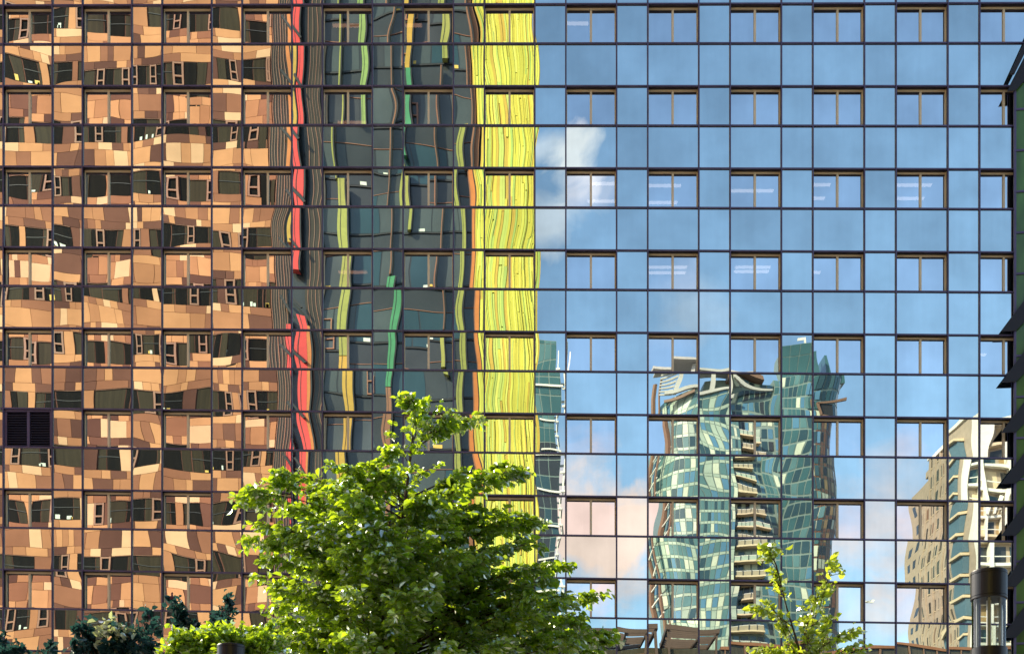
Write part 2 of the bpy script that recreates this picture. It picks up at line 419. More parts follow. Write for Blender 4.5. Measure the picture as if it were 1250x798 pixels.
# ------------------------------------------------------------------ the wing with sunshades at the right edge
c0 = fac(1237.5, 798); wx, wy = c0.x, -.115
th = math.radians(7); du = Vector((math.cos(th), -math.sin(th), 0)); nn = Vector((-math.sin(th), -math.cos(th), 0))
wing = thing('green_glass_wing', 'green glass wing with dark sunshades at the right edge of the mirror facade', 'building', (wx, wy, 0))
O = Vector((wx, wy, 0)); LEN = 14
ztop = fac(1227, 104).z
mb = MB()
wp = lambda t, n_, z: O + du * t + nn * n_ + Vector((0, 0, z))
z = .3; fl = 3.66; rows = []
while z < ztop - .4: rows.append(z); z += fl / 2
for z in rows:
    for i in range(7):
        t0, t1 = i * 2.0 + .06, i * 2.0 + 1.94
        q = [wp(t0, R.uniform(0, .01), z + .05), wp(t1, R.uniform(0, .01), z + .05), wp(t1, R.uniform(0, .01), min(z + fl / 2 - .05, ztop)), wp(t0, R.uniform(0, .01), min(z + fl / 2 - .05, ztop))]
        mb.face(q, M['wing_glass'])
sub(mb, 'wall', wing)
mb = MB()
for i in range(8): mb.bar(wp(i * 2.0, 0.02, .1), wp(i * 2.0, 0.02, ztop), .1, M['mullion'])
for z in rows[1:]: mb.bar(wp(.05, 0.0, z), wp(LEN, 0.0, z), .09, M['mullion'])
back = [O + du * .02 - nn * .03, O + du * LEN - nn * .03, O + du * LEN - nn * .08, O + du * .02 - nn * .08]
mb.hexa([p + Vector((0, 0, 0)) for p in back], [p + Vector((0, 0, ztop)) for p in back], M['slab'])
sub(mb, 'frame', wing)
def blade(name, pts, ya, yb_, m):                 # an angled sunshade plate fixed to the corner of the wing
    mb = MB(); q = [fac(a, b) for a, b in pts]; n = len(q)
    f = [(p.x, ya, p.z) for p in q]; g = [(p.x, yb_, p.z) for p in q]
    mb.face(f, M[m]); mb.face(g[::-1], M[m])
    for i in range(n):
        k = (i + 1) % n; mb.face([f[k], f[i], g[i], g[k]], M['fin_edge'] if i == 0 else M[m])
    sub(mb, name, wing)
for py in (408, 470, 531, 593, 656, 718, 780, 841, 902):
    blade('sunshade', [(1219, py), (1237, py - .5), (1262, py - 26), (1330, py - 90), (1330, py - 149)], -.34, -.27, 'fin_dark')
blade('roof_edge', [(1228.4, 98), (1234, 98), (1330, -95), (1330, -125)], -.48, -.36, 'fin_dark')
blade('roof_edge', [(1226.5, 117), (1237, 116), (1330, 10), (1330, -85)], -.34, -.27, 'fin_dark')

# ------------------------------------------------------------------ buildings across the street, seen in the glass
DB = 66.0
kx = lambda px, d=DB: mir(px, 0, d).x
kz = lambda py, d=DB: mir(0, py, d).z
def px2m(n, d=DB): return n * (CAM_D + d) / FPX

def rect(mb, xa, xb, za, zb, y, m):               # faces +Y
    mb.face([(xb, y, za), (xa, y, za), (xa, y, zb), (xb, y, zb)], m)

# -- patchwork brown block
FH = px2m(66.5)
xl, xr = kx(-160), kx(333)
brown = thing('patchwork_office_block', 'brown and tan patchwork office block mirrored in the left third of the facade', 'office building', ((xl + xr) / 2, -DB - 10, 0))
wall = MB(); win = MB(); vent = MB(); desk = MB()
yb = -DB
wall.box((xl, yb - .12, 0), (xr, yb - 22, kz(-260)), M['patch5'])
zb0 = kz(26 + 12)                                  # foot of a window band
nlo = int(zb0 / FH)
tones = ['patch0', 'patch1', 'patch2', 'patch3', 'patch4', 'patch5']
wts = [22, 22, 19, 13, 12, 14]
z = zb0 - nlo * FH
g = .014
while z < kz(-250):
    zw = z + FH * .40
    # window band: panels, windows and narrow vents of irregular width
    x = xl; shift = R.uniform(0, 1); prev = None
    x += shift * .6
    while x < xr - .3:
        kind = R.choices(('win', 'panel', 'vent'), (54, 22, 24))[0]
        if kind == prev: kind = {'panel': 'win', 'vent': 'win', 'win': R.choice(('panel', 'vent', 'win'))}[prev]
        w = {'win': R.choice((1.4, 1.8, 2.2, 2.8)), 'panel': R.choice((.45, .6, .8, 1.1)), 'vent': .85}[kind]
        x2 = min(x + w, xr)
        if x2 - x < .35: break
        if kind == 'panel':
            t = R.choices(tones, wts)[0]
            wall.box((x + g, yb - .11, z + g), (x2 - g, yb, zw - g), M[t])
        elif kind == 'win':
            drop = R.choice((0, 0, 0, -.9)) if R.random() < .5 else 0
            yw = yb - .095 + (.10 if drop else 0); za_ = z + .06 + drop; cm = R.choice((.35, .5, .7, .85)); xm_ = x + .05 + (x2 - x - .1) * cm
            ma, mb_ = ('curtain', 'brown_glass') if R.random() < .55 else ('brown_glass', 'curtain')
            rect(win, x + .05, xm_ - .03, za_, zw - .04, yw, M[ma]); rect(win, xm_ + .03, x2 - .05, za_, zw - .04, yw, M[mb_])
            vent.box((x + .02, yb - .1, zw - .04), (x2 - .02, yb - .02, zw), M['brown_frame'])
            if R.random() < .6: vent.box((x + .05, yb - .09, z + FH * .22), (x2 - .05, yb - .05, z + FH * .22 + .06), M['black'])
            if R.random() < .22:
                for _ in range(R.randint(1, 3)):
                    xx = R.uniform(x + .2, x2 - .4); desk.box((xx, yb - .09, z + .1), (xx + R.uniform(.12, .4), yb - .06, z + R.uniform(.25, .6)), M[R.choice(('monitor_pale', 'monitor_pale', 'lampy'))])
        else:
            vent.box((x + .02, yb - .1, z + .02), (x + .16, yb + .05, zw - .02), M['brown_frame']); vent.box((x2 - .16, yb - .1, z + .02), (x2 - .02, yb + .05, zw - .02), M['brown_frame'])
            for q in (z + .02, z + FH * .15, zw - .18): vent.box((x + .161, yb - .1, q), (x2 - .161, yb + .05, q + .14), M['brown_frame'])
            rect(win, x + .1, x2 - .1, z + .1, zw - .1, yb - .09, M['brown_glass'])
        x = x2; prev = kind
    # panel band: a low row and a tall row, joints out of step
    for za, zb_ in ((zw, zw + FH * .14), (zw + FH * .14, z + FH * .86), (z + FH * .86, z + FH)):
        x = xl + R.uniform(-1.5, 0); last = None
        while x < xr - .05:
            w = R.choice((.6, .8, 1.1, 1.4, 1.8, 2.4)); x2 = min(x + w, xr)
            if xr - x2 < .5: x2 = xr
            t = R.choices(tones, wts)[0]
            if t == last: t = R.choice(tones[:3])
            last = t
            wall.box((max(x, xl) + g, yb - .11, za + g), (x2 - g, yb + R.uniform(0, .02), zb_ - g), M[t]); x = x2
    z += FH
sub(wall, 'wall', brown)
o = sub(win, 'window', brown, kind='stuff'); o2 = sub(vent, 'frame', o, brown); o3 = sub(desk, 'desk_items', brown, kind='stuff')

# -- dark glass block with coloured fins
xa, xb = kx(334), kx(579)
dark = thing('dark_glass_block', 'dark glass block with coloured upright fins mirrored left of the yellow wall', 'office building', ((xa + xb) / 2, -DB - 10, 0))
wall = MB(); gl = MB(); vent = MB()
yd = -DB - .3
wall.box((xa, yd - .02, 0), (xb, yd - 21, kz(-260)), M['dark_spandrel'])
wall.box((xa + .02, yd - .019, 0), (kx(352), yd + .2, kz(-255)), M['dark_strip'])
for i in range(7):
    x = kx(334 + i * 2.7); wall.bar((x, yd + .23, 1), (x, yd + .23, kz(-255)), .05, M['brownm' if i % 3 else 'brown_frame'])
fl0 = kz(83); nlo = int(fl0 / FH); z = fl0 - nlo * FH
while z < kz(-250):
    x = kx(375)
    while x < xb - .4:
        w = R.choice((1.7, 2.3, 2.9)); x2 = min(x + w, xb)
        rect(gl, x + .05, x2 - .05, z + .12, z + FH * .60, yd + .01, M[R.choice(('teal_glass', 'teal_glass', 'teal_glass', 'dark_spandrel', 'twr_dark'))])
        if R.random() < .14 and x2 - x > 1.6:
            v0 = x2 - 1.05
            for q in (v0, v0 + .85): vent.box((q, yd + .02, z + .12), (q + .10, yd + .16, z + FH * .42), M['brown_frame'])
            for q in (z + .12, z + FH * .2, z + FH * .42 - .1): vent.box((v0 + .10, yd + .02, q), (v0 + .85, yd + .16, q + .10), M['brown_frame'])
        if R.random() < .3:
            xx = R.uniform(x + .2, x2 - .6); vent.box((xx, yd + .015, z + .13), (xx + R.uniform(.2, .7), yd + .03, z + R.uniform(.25, .5)), M[R.choice(('monitor_pale', 'lampy'))])
        x = x2
    wall.box((kx(375), yd - .01, z - .08), (xb, yd + .10, z + .05), M['black'])
    wall.box((kx(375), yd - .012, z + FH * .61), (xb, yd + .06, z + FH * .62), M['brown_frame'])
    z += FH
# second dark strip beside the red fins
wall.box((kx(376), yd + .2, 0), (kx(399), yd + .5, kz(-255)), M['dark_strip'])
for i in range(5):
    x = kx(379 + i * 4.2); wall.bar((x, yd + .53, 1), (x, yd + .53, kz(-255)), .045, M['brownm' if i % 2 else 'brown_frame'])
wall.box((kx(575), yd - .01, 0), (xb - .01, yd + .5, kz(-255)), M['rust'])
sub(wall, 'wall', dark); o = sub(gl, 'window', dark, kind='stuff'); sub(vent, 'frame', o, dark)
def fin(px, w, y0, y1, m, out=.55):
    w = w * (.62 if out < .7 else .9); mb = MB(); x0, x1 = kx(px - w / 2), kx(px + w / 2); za, zb_ = kz(y1), kz(y0)
    mb.box((x0, yd + .19, za), (x1, yd + .22 + out, zb_), M[m])
    mb.box((x1 + .002, yd + .19, za), (x1 + .10, yd + .2 + out, zb_), M['black'])
    if w > 5: mb.box((x0 + (x1 - x0) * .3, yd + .221 + out, za + .02), (x0 + (x1 - x0) * .36, yd + .24 + out, zb_ - .02), M['black'])
    sub(mb, 'coloured_fin', dark)
for a in ((441, 9, -160, 150, 'lime'), (500, 8, -160, 92, 'amber'), (501, 8, 92, 198, 'green'), (540, 9, -160, 83, 'olive'), (422, 15, 220, 425, 'olive'), (422, 15, 426, 640, 'amber'),
          (477, 11, 343, 474, 'green'), (477, 11, 475, 640, 'rust'), (562, 9, 152, 640, 'olive'), (497, 6, 205, 282, 'olive'), (541, 8, 405, 452, 'olive'),
          (573, 2.5, 0, 215, 'rust'), (578, 6, 215, 640, 'orange'), (415, 2.2, -100, 220, 'olive'), (475, 1.8, -100, 340, 'rust'), (536, 1.8, 90, 400, 'rust')):
    fin(*a)
for a in ((367.5, 8, -160, 337, 'red'), (359, 5, -160, 300, 'amber'), (353.5, 4, -160, 240, 'orange'), (370, 9, 390, 640, 'red'), (353, 6, 392, 640, 'red'), (375.5, 3, 400, 640, 'orange')):
    fin(*a, out=.8)
mb = MB()
for py in range(-100, 640, 66):
    for dx in (352, 366):
        mb.bar((kx(dx - 6), yd + 1.2, kz(py)), (kx(dx + 7), yd + 1.2, kz(py + 20)), .18, M['black'])
sub(mb, 'brackets', dark)

# -- yellow slatted wall
xa2, xb2 = kx(581), kx(654)
yell = thing('yellow_slatted_tower', 'tower clad in upright yellow slats mirrored left of the open sky', 'tower', ((xa2 + xb2) / 2, -DB - 10, 0))
wall = MB(); sl = MB(); yy = -DB + .6
wall.box((xa2, yy - .1, 0), (xb2, yy - 14, kz(-260)), M['yel_gap'])
x = xa2
while x < xb2 - .06:
    w = R.choice((.06, .09, .12, .16, .22)); x2 = min(x + w, xb2); z = kz(800) + R.uniform(-6, 0)
    big = R.choices(('yel0', 'yel1', 'yel2', 'yel3', 'yel4', 'yel5'), (28, 18, 14, 20, 9, 7))[0]
    while z < kz(-250):
        h = R.choice((4, 7, 12, 18)); m = big if R.random() < .6 else R.choice(('yel0', 'yel1', 'yel2', 'yel3', 'yel4', 'yel5'))
        sl.box((x, yy - .098, z), (x2 - R.choice((.004, .006, .01, .03)), yy + R.uniform(0, .10), z + h - R.choice((.02, .02, .02, .08))), M[m]); z += h
    x = x2
sl2 = MB()
sub(wall, 'wall', yell); sub(sl, 'slats', yell)

# ------------------------------------------------------------------ far towers
def ring(p, q, n, mod):                            # evenly spaced stops along a wall
    L = (q - p).length; k = max(1, round(L / mod)); return [p.lerp(q, i / k) for i in range(k + 1)]
def clad(wall, gl, outline, z0, z1, fh, mod, pick, frame, sill=.25, gap=.10, off=.06, spandrel=None):
    """outline: open plan polyline walked so that its outward side is on the right"""
    for i in range(len(outline) - 1):
        p, q = Vector((*outline[i], 0)), Vector((*outline[i + 1], 0))
        d = (q - p).normalized(); n = Vector((d.y, -d.x, 0)) * off
        st = ring(p, q, 0, mod)
        for a, b in zip(st[:-1], st[1:]):
            z = z0; a2, b2 = a + d * gap + n, b - d * gap + n
            while z < z1 - .3:
                zt = min(z + fh, z1); zs = z + (zt - z) * sill
                m = pick(z, a)
                gl.face([(a2.x, a2.y, zs), (b2.x, b2.y, zs), (b2.x, b2.y, zt - gap), (a2.x, a2.y, zt - gap)], M[m])
                if spandrel: gl.face([(a2.x, a2.y, z + .02), (b2.x, b2.y, z + .02), (b2.x, b2.y, zs - gap), (a2.x, a2.y, zs - gap)], M[spandrel])
                z = zt
def solid(mb, outline, z0, z1, m, cap=None):       # closed plan given clockwise-from-above as walked (outward right): flip for prism
    mb.prism(outline, z0, z1, m, cap)

DT = 200.0
tx = lambda px, d=DT: mir(px, 0, d).x
tz = lambda py, d=DT: mir(0, py, d).z
# -- slim teal tower beside the yellow wall
slim = thing('slim_teal_tower', 'slim teal glass tower with white grid lines mirrored beside the yellow wall', 'tower', (tx(660), -DT - 8, 0))
wall = MB(); gl = MB(); tr = MB()
A, B = tx(640), tx(681); y0 = -DT
wall.prism([(A, y0), (A, y0 - 15), (B, y0 - 15), (B, y0)], 0, tz(412), M['twr_frame'])
zz = tz(545)
clad(wall, gl, [(B, y0), (A, y0)], zz, tz(412), 3.4, 1.55, lambda z, a: R.choice(('twr_deep', 'twr_teal', 'twr_deep')), None, .05, .1)
clad(wall, gl, [(B, y0), (A, y0)], 20, zz, 3.0, 1.55, lambda z, a: R.choice(('win_dark', 'win_dark', 'twr_dark')), None, .06, .08)
for i in range(7): tr.bar((tx(655), y0 + .3, tz(470) - i * 6.8), (B + .2, y0 + .3, tz(470) - i * 6.8), .35, M['white'])
for i in range(26):                                # white lattice balconies on its right side
    z = 30 + i * 3.3; tr.bar((B + .1, y0 + .1, z), (B + 1.1, y0 + .1, z), .35, M['white']); tr.bar((B + .1, y0 - 6, z), (B + 1.1, y0 - 6, z), .35, M['white'])
    tr.bar((B + 1.1, y0 + .1, z), (B + 1.1, y0 - 6, z), .3, M['white'])
tr.bar((B + .6, y0 - .2, 20), (B + .6, y0 - .2, tz(425)), .25, M['white'])
sub(wall, 'wall', slim); sub(gl, 'window', slim, kind='stuff'); sub(tr, 'balcony', slim, kind='stuff')

# -- twin glass tower
twin = thing('twin_glass_tower', 'pale teal twin tower with central balconies mirrored right of centre', 'tower', (tx(910), -DT - 10, 0))
wall = MB(); gl = MB(); trim = MB(); y0 = -DT
# left volume: plan with a rounded left corner
def arc(cx, cy, rx, ry, a0, a1, n):
    return [(cx + rx * math.cos(math.radians(a0 + (a1 - a0) * i / n)), cy + ry * math.sin(math.radians(a0 + (a1 - a0) * i / n))) for i in range(n + 1)]
lx0, lx1 = tx(810), tx(897)
left_line = [(lx1, y0)] + arc(lx0 + 6, y0 - 8, 6, 8, 90, 180, 6)
zt = tz(478)
solid(wall, left_line + [(lx0, y0 - 18), (lx1, y0 - 18)], 0, zt, M['twr_frame'], M['roof'])
def pk_left(z, a):
    f = (zt - z) / 40
    return R.choices(('twr_teal', 'twr_blue', 'twr_dark', 'twr_blind', 'twr_pale'), (42, 16, 14, 9 + 8 * f, 10 + 8 * f))[0]
clad(wall, gl, left_line, 25, zt, 2.35, 0.89, pk_left, None, .24, .06, .07, 'twr_pale')
# recessed middle with balconies
mx0, mx1 = tx(897), tx(942)
solid(wall, [(mx1, y0 - 2), (mx0, y0 - 2), (mx0, y0 - 18), (mx1, y0 - 18)], 0, tz(462), M['twr_frame'], M['roof'])
clad(wall, gl, [(mx1, y0 - 2), (mx0, y0 - 2)], 25, tz(462), 2.35, 0.96, lambda z, a: R.choices(('twr_dark', 'twr_blue', 'twr_pale', 'win_dark', 'twr_blind'), (32, 24, 14, 20, 8))[0], None, .2, .1)
# teal strip and right volume with a rounded right corner
sx0, rx0, rx1 = tx(942), tx(957), tx(1026)
solid(wall, [(rx0, y0 - .8), (sx0, y0 - .8), (sx0, y0 - 18), (rx0, y0 - 18)], 0, tz(455), M['twr_frame'], M['roof'])
clad(wall, gl, [(rx0, y0 - .8), (sx0, y0 - .8)], 25, tz(455), 2.35, 0.81, lambda z, a: R.choices(('twr_deep', 'twr_blue', 'twr_teal'), (40, 20, 20))[0], None, .12, .06)
rt = tz(456)
gx = tx(1003)
rline = arc(rx1 - 5, y0 - 6, 5, 6, 0, 90, 5)[2:] + [(gx, y0)]
body = arc(rx1 - 5, y0 - 6, 5, 6, 0, 90, 5) + [(rx0, y0), (rx0, y0 - 18), (rx1, y0 - 18)]
solid(wall, body, 0, rt, M['twr_frame'], M['roof'])
clad(wall, gl, [(gx, y0), (rx0, y0)], 25, rt, 2.35, 0.96, lambda z, a: R.choices(('twr_deep', 'twr_teal', 'twr_dark', 'twr_blind', 'twr_blue'), (34, 14, 34, 6, 12))[0], None, .12, .07)
full = arc(rx1 - 5, y0 - 6, 5, 6, 0, 90, 5) + [(gx, y0)]
clad(wall, gl, full, tz(500), rt, 2.35, 0.96, lambda z, a: R.choices(('twr_deep', 'twr_teal', 'twr_dark', 'twr_blue'), (34, 14, 30, 12))[0], None, .12, .07)
clad(wall, gl, full, 25, tz(504), 2.35, 0.85, lambda z, a: R.choices(('gold', 'win_dark', 'twr_blind', 'brownm'), (30, 30, 14, 30))[0], None, .3, .08, .07, 'brownm')
# taller crown of the right volume: two tall glass screens
c1 = [(tx(991), y0 - 1), (tx(957), y0 - 1), (tx(957), y0 - 9), (tx(991), y0 - 9)]
solid(wall, c1, rt, tz(416), M['twr_frame'], M['roof'])
clad(wall, gl, [c1[0], c1[1]], rt, tz(416), 4.2, 1.5, lambda z, a: 'twr_deep', None, .04, .05)
c2 = [(tx(1013), y0 - 3), (tx(994), y0 - 3), (tx(994), y0 - 11), (tx(1013), y0 - 11)]
za, zb_ = tz(425), tz(420)
wall.hexa([(c2[1][0], y0 - 11, rt), (c2[0][0], y0 - 11, rt), (c2[0][0], y0 - 3, rt), (c2[1][0], y0 - 3, rt)],
          [(c2[1][0], y0 - 11, za), (c2[0][0], y0 - 11, zb_), (c2[0][0], y0 - 3, zb_), (c2[1][0], y0 - 3, za)], M['twr_deep'])
wall.hexa([(tx(1023), y0 - 12, rt), (tx(1030), y0 - 12, rt), (tx(1030), y0 - 5, rt), (tx(1023), y0 - 5, rt)],
          [(tx(1023), y0 - 12, tz(420)), (tx(1025), y0 - 12, tz(420)), (tx(1025), y0 - 5, tz(420)), (tx(1023), y0 - 5, tz(420))], M['twr_deep'])
sub(wall, 'wall', twin); sub(gl, 'window', twin, kind='stuff')
# crown of the left volume: brim on posts, louvred end, swept brown edge
br = MB()
ze = tz(447)
pts = [(tx(925), y0 + .3), (tx(800), y0 + 1.5), (tx(799), y0 - 4), (tx(925), y0 - 5)]
br.hexa([(p[0], p[1], ze + (1.2 if i in (1, 2) else -.3) - 1) for i, p in enumerate(pts)][::-1], [(p[0], p[1], ze + (1.2 if i in (1, 2) else -.3) - .55) for i, p in enumerate(pts)][::-1], M['crown'])
pts2 = [(tx(932), y0 + .5), (tx(882), y0 + .5), (tx(882), y0 - 10), (tx(932), y0 - 10)]
br.hexa([(p[0], p[1], tz(461)) for p in pts2][::-1], [(p[0], p[1], tz(456)) for p in pts2][::-1], M['brownm'])
for px in (824, 846, 870, 893): br.bar((tx(px), y0 - .6, zt), (tx(px), y0 - .6, ze - .6), .5, M['crown'])
for i in range(9): br.bar((tx(806), y0 - 1, tz(479) + i * .62 + .4), (tx(822), y0 - 1, tz(479) + i * .62 + .4), .28, M['crown'])
pen = [(tx(893), y0 - 4), (tx(866), y0 - 4), (tx(866), y0 - 13), (tx(893), y0 - 13)]
br.prism(pen, zt, ze - 1.4, M['twr_frame'])
br.bar((tx(812), y0 + .3, zt), (lx1, y0 + .3, zt), .5, M['crown'])
br.bar((lx1, y0 + .2, tz(470)), (tx(940), y0 - 1, tz(474)), .5, M['crown'])
sub(br, 'roof_canopy', twin)
ed = MB()
ep = [(803, 455), (801.5, 475), (801.5, 505), (804, 530), (806, 560), (807, 620), (807, 700), (807, 800), (807, 900)]
for off, w in ((0, .42), (5, .2)):
    ed.tube([(tx(a + off), y0 - 4 + off * .5, tz(b)) for a, b in ep], [w] * len(ep), M['brownm'], 6)
for i in range(24):
    z = tz(530) - i * 3.0; ed.bar((tx(806), y0 - 4, z), (tx(813), y0 - 1.2, z + 2.2), .18, M['white'])
ed.bar((tx(812), y0 - .5, tz(486)), (tx(838), y0 + .4, tz(483)), .45, M['brownm'])
sub(ed, 'edge_frame', twin)
for px, x1, py0, pz in ((897, 936, 560, 0),):
    n = 0; z = tz(536)
    while z > 28:
        w_ = R.uniform(-.5, .5); b = MB()
        xa_, xb__ = tx(897) + .3 + w_, tx(930) + w_
        b.box((xa_, y0 - 2, z), (xb__, y0 - .1, z + .28), M['beige'])
        b.box((xa_ + .05, y0 - .2, z + .29), (xb__ - .05, y0 - .14, z + 1.02), M['twr_balc' if n % 3 else 'twr_pale'])
        for q in range(5): b.box((xa_ + q * (xb__ - xa_ - .1) / 4, y0 - .13, z + .29), (xa_ + .1 + q * (xb__ - xa_ - .1) / 4, y0 - .05, z + 1.1), M['win_dark'])
        b.bar((xa_, y0 - .15, z + 1.08), (xb__, y0 - .15, z + 1.08), .09, M['white'])
        sub(b, 'balcony', twin); z -= 2.75; n += 1
sl = MB()                                          # framed slot near the top of the right volume
for a, b in (((1000, 489), (1026, 487)), ((1000, 489), (1002, 505)), ((1002, 505), (1024, 507))):
    sl.bar((tx(a[0]), y0 + .4, tz(a[1])), (tx(b[0]), y0 + .4, tz(b[1])), .38, M['brownm'])
sl.box((tx(1003), y0 + .1, tz(504)), (tx(1014), y0 + .2, tz(490)), M['black'])
sub(sl, 'framed_slot', twin)
fp = MB()
for px, py, h in ((984, 414, 16), (1009, 421, 12)):
    fp.bar((tx(px), y0 - 5, tz(py)), (tx(px - 2), y0 - 5, tz(py - h)), .22, M['white'])
    fp.box((tx(px - 2), y0 - 5.05, tz(py - h)), (tx(px - 8), y0 - 4.95, tz(py - h + 3)), M['white'])
sub(fp, 'flagpole', twin)

# -- beige apartment tower at the right
DA = 150.0
ax = lambda px, d=DA: mir(px, 0, d).x
az = lambda py, d=DA: mir(0, py, d).z
beige = thing('beige_apartment_tower', 'beige and brick apartment tower mirrored beside the right end of the facade', 'tower', (ax(1215), -DA - 12, 0))
xc = ax(1187); wall = MB(); gl = MB(); tr = MB()
zt = az(504); ye = -DA - 24; xe = xc + 22
wall.prism([(xe, -DA), (xc, -DA), (xc, ye), (xe, ye)], 0, zt, M['brick'], M['roof'])
# side face (towards -X): brick with small windows, blue bay strip near the corner
z = 20
while z < zt - 2:
    for i in range(10):
        y = -DA - 7.2 - i * 1.65; w_ = R.choice((.7, 1.0, 1.15))
        gl.face([(xc - .02, y, z + .7), (xc - .02, y - w_, z + .7), (xc - .02, y - w_, z + 2.5), (xc - .02, y, z + 2.5)], M[R.choice(('win_dark', 'win_dark', 'twr_dark', 'brownm'))])
        tr.box((xc - .10, y + .05, z + .55), (xc - .03, y - w_ - .05, z + .69), M['beige'])
    if z < az(545):
        gl.box((xc - .7, -DA - 2.2, z), (xc - .03, -DA - 6.0, z + 2.5), M['bluebay'])
        tr.box((xc - 1.1, -DA - 2.0, z + 2.55), (xc - .03, -DA - 6.2, z + 2.95), M['beige'])
    z += 3.1
# front face: beige floors, white columns and a white hoop
z = 20
while z < zt - 1:
    tr.box((xc + 1, -DA + .01, z), (xe, -DA + 1.0, z + .4), M['white' if R.random() < .5 else 'beige'])
    for i in range(9):
        x = xc + 1.4 + i * 2.2
        gl.face([(x + 1.8, -DA + .02, z + .7), (x, -DA + .02, z + .7), (x, -DA + .02, z + 2.7), (x + 1.8, -DA + .02, z + 2.7)], M[R.choice(('win_dark', 'twr_dark', 'beige', 'gold'))])
    tr.bar((xc + 1.2, -DA + 1, z + 1.2), (xe, -DA + 1, z + 1.2), .12, M['white'])
    z += 3.1
for x, w in ((xc - .1, .9), (xc + 3.1, .5), (xc + 6.4, .55)): tr.box((x, -DA + .02, 0), (x + w, -DA + 1.25, zt + .3), M['white'])
for i in range(5): tr.bar((xc + 3.3 + i * 1.4, -DA + 1.4, az(640)), (xc + 5.2 + i * 1.4, -DA + 1.4, az(570) if i % 2 else az(600)), .4, M['white'])
tr.bar((xc, -DA + .3, zt + .3), (xe, -DA + .3, zt + .3), .7, M['white']); tr.bar((xc, -DA, zt + .3), (xc, ye, zt + .3), .6, M['white'])
for y in range(7): tr.box((xc - .25, -DA - 7 - y * 2.6, 10), (xc - .02, -DA - 7.5 - y * 2.6, zt), M['brick'])
for i, mm in enumerate(('red', 'amber', 'green', 'bluebay')): gl.box((xc + 9 - i * .35 - 1, -DA + 1.02, az(688)), (xc + 9 - i * .35 - .68, -DA + 1.08, az(680)), M[mm])
# lower brick shoulder further back
z2 = az(612, DA + 40)
xs_ = xc + 2.0
wall.prism([(xc + 12, ye - .1), (xs_, ye - .1), (xs_, ye - 15), (xc + 12, ye - 15)], 0, z2, M['brick'], M['roof'])
wall.prism([(xc + 9, ye - .3), (xs_ - .6, ye - .3), (xs_ - .6, ye - 6), (xc + 9, ye - 6)], z2 + .01, z2 + 1.0, M['brick'], M['roof'])
z = 20
while z < z2 - 2:
    for i in range(4):
        y = ye - 2 - i * 3.2
        gl.face([(xs_ - .02, y, z + .8), (xs_ - .02, y - 1.5, z + .8), (xs_ - .02, y - 1.5, z + 2.4), (xs_ - .02, y, z + 2.4)], M['win_dark'])
    z += 3.1
sub(wall, 'wall', beige); sub(gl, 'window', beige, kind='stuff'); sub(tr, 'balcony', beige, kind='stuff')

# -- low block with a brown roof edge, two pergolas on its terrace
DP = 70.0
qx = lambda px: mir(px, 0, DP).x
qz = lambda py: mir(0, py, DP).z
low = thing('terrace_block', 'low block with brown roof edge mirrored along the bottom of the facade', 'building', (qx(960), -DP - 10, 0))
mb = MB(); zr = qz(789)
mb.box((qx(660), -DP, 0), (qx(1290), -DP - 20, zr - .3), M['dark_strip'])
mb.box((qx(884), -DP + .25, zr - .28), (qx(1290), -DP - 20, zr), M['rust'])
mb.box((qx(660), -DP + .1, zr - 1.2), (qx(883), -DP - 20, zr - .9), M['rust'])
for i in range(20): mb.bar((qx(890 + i * 20), -DP + .12, 20), (qx(890 + i * 20), -DP + .12, zr - .3), .15, M['brownm'])
sub(mb, 'wall', low)
def pergola(pa, pb, lab):
    t = thing('pergola', lab, 'pergola', (qx((pa + pb) / 2), -DP - 2, zr - .3), 'brown pergolas on the terrace')
    x0, x1 = qx(pa), qx(pb); z = qz(771); y1 = -DP + .6; y2 = -DP - 7
    f = MB(); s_ = MB(); p_ = MB()
    f.box((x0, y1 - .15, z - .2), (x1, y1, z + .22), M['pergola']); f.box((x0, y2, z - .2), (x1, y2 + .15, z + .22), M['pergola'])
    n = max(2, round((x1 - x0) / 2.4))
    for i in range(n + 1):
        x = x0 + (x1 - x0 - .2) * i / n; f.box((x, y1 - .151, z - .25), (x + .2, y2 + .151, z + .1), M['pergola'])
    for i in range(9):
        y = y1 - .3 - i * .78
        for k in range(n):
            xa_ = x0 + (x1 - x0 - .2) * k / n + .25; xb_ = x0 + (x1 - x0 - .2) * (k + 1) / n - .06
            if (i * 2 + k) % 5 == 3: continue
            s_.hexa([(xa_, y - .45, z - .22), (xb_, y - .45, z - .22), (xb_, y - .40, z - .22), (xa_, y - .40, z - .22)], [(xa_, y - .60, z + .08), (xb_, y - .60, z + .08), (xb_, y - .55, z + .08), (xa_, y - .55, z + .08)], M['pergola'])
    sub(f, 'frame', t); sub(s_, 'slats', t)
    for x in (x0 + .1, x1 - .3):
        for y in (y1 - .3, y2 + .3):
            b = MB(); b.box((x, y - .1, zr - 1.2), (x + .2, y + .1, z - .26), M['pergola']); sub(b, 'post', t)
pergola(640, 797, 'longer brown pergola mirrored low beside the big tree')
pergola(807, 880, 'shorter brown pergola mirrored below the twin tower')

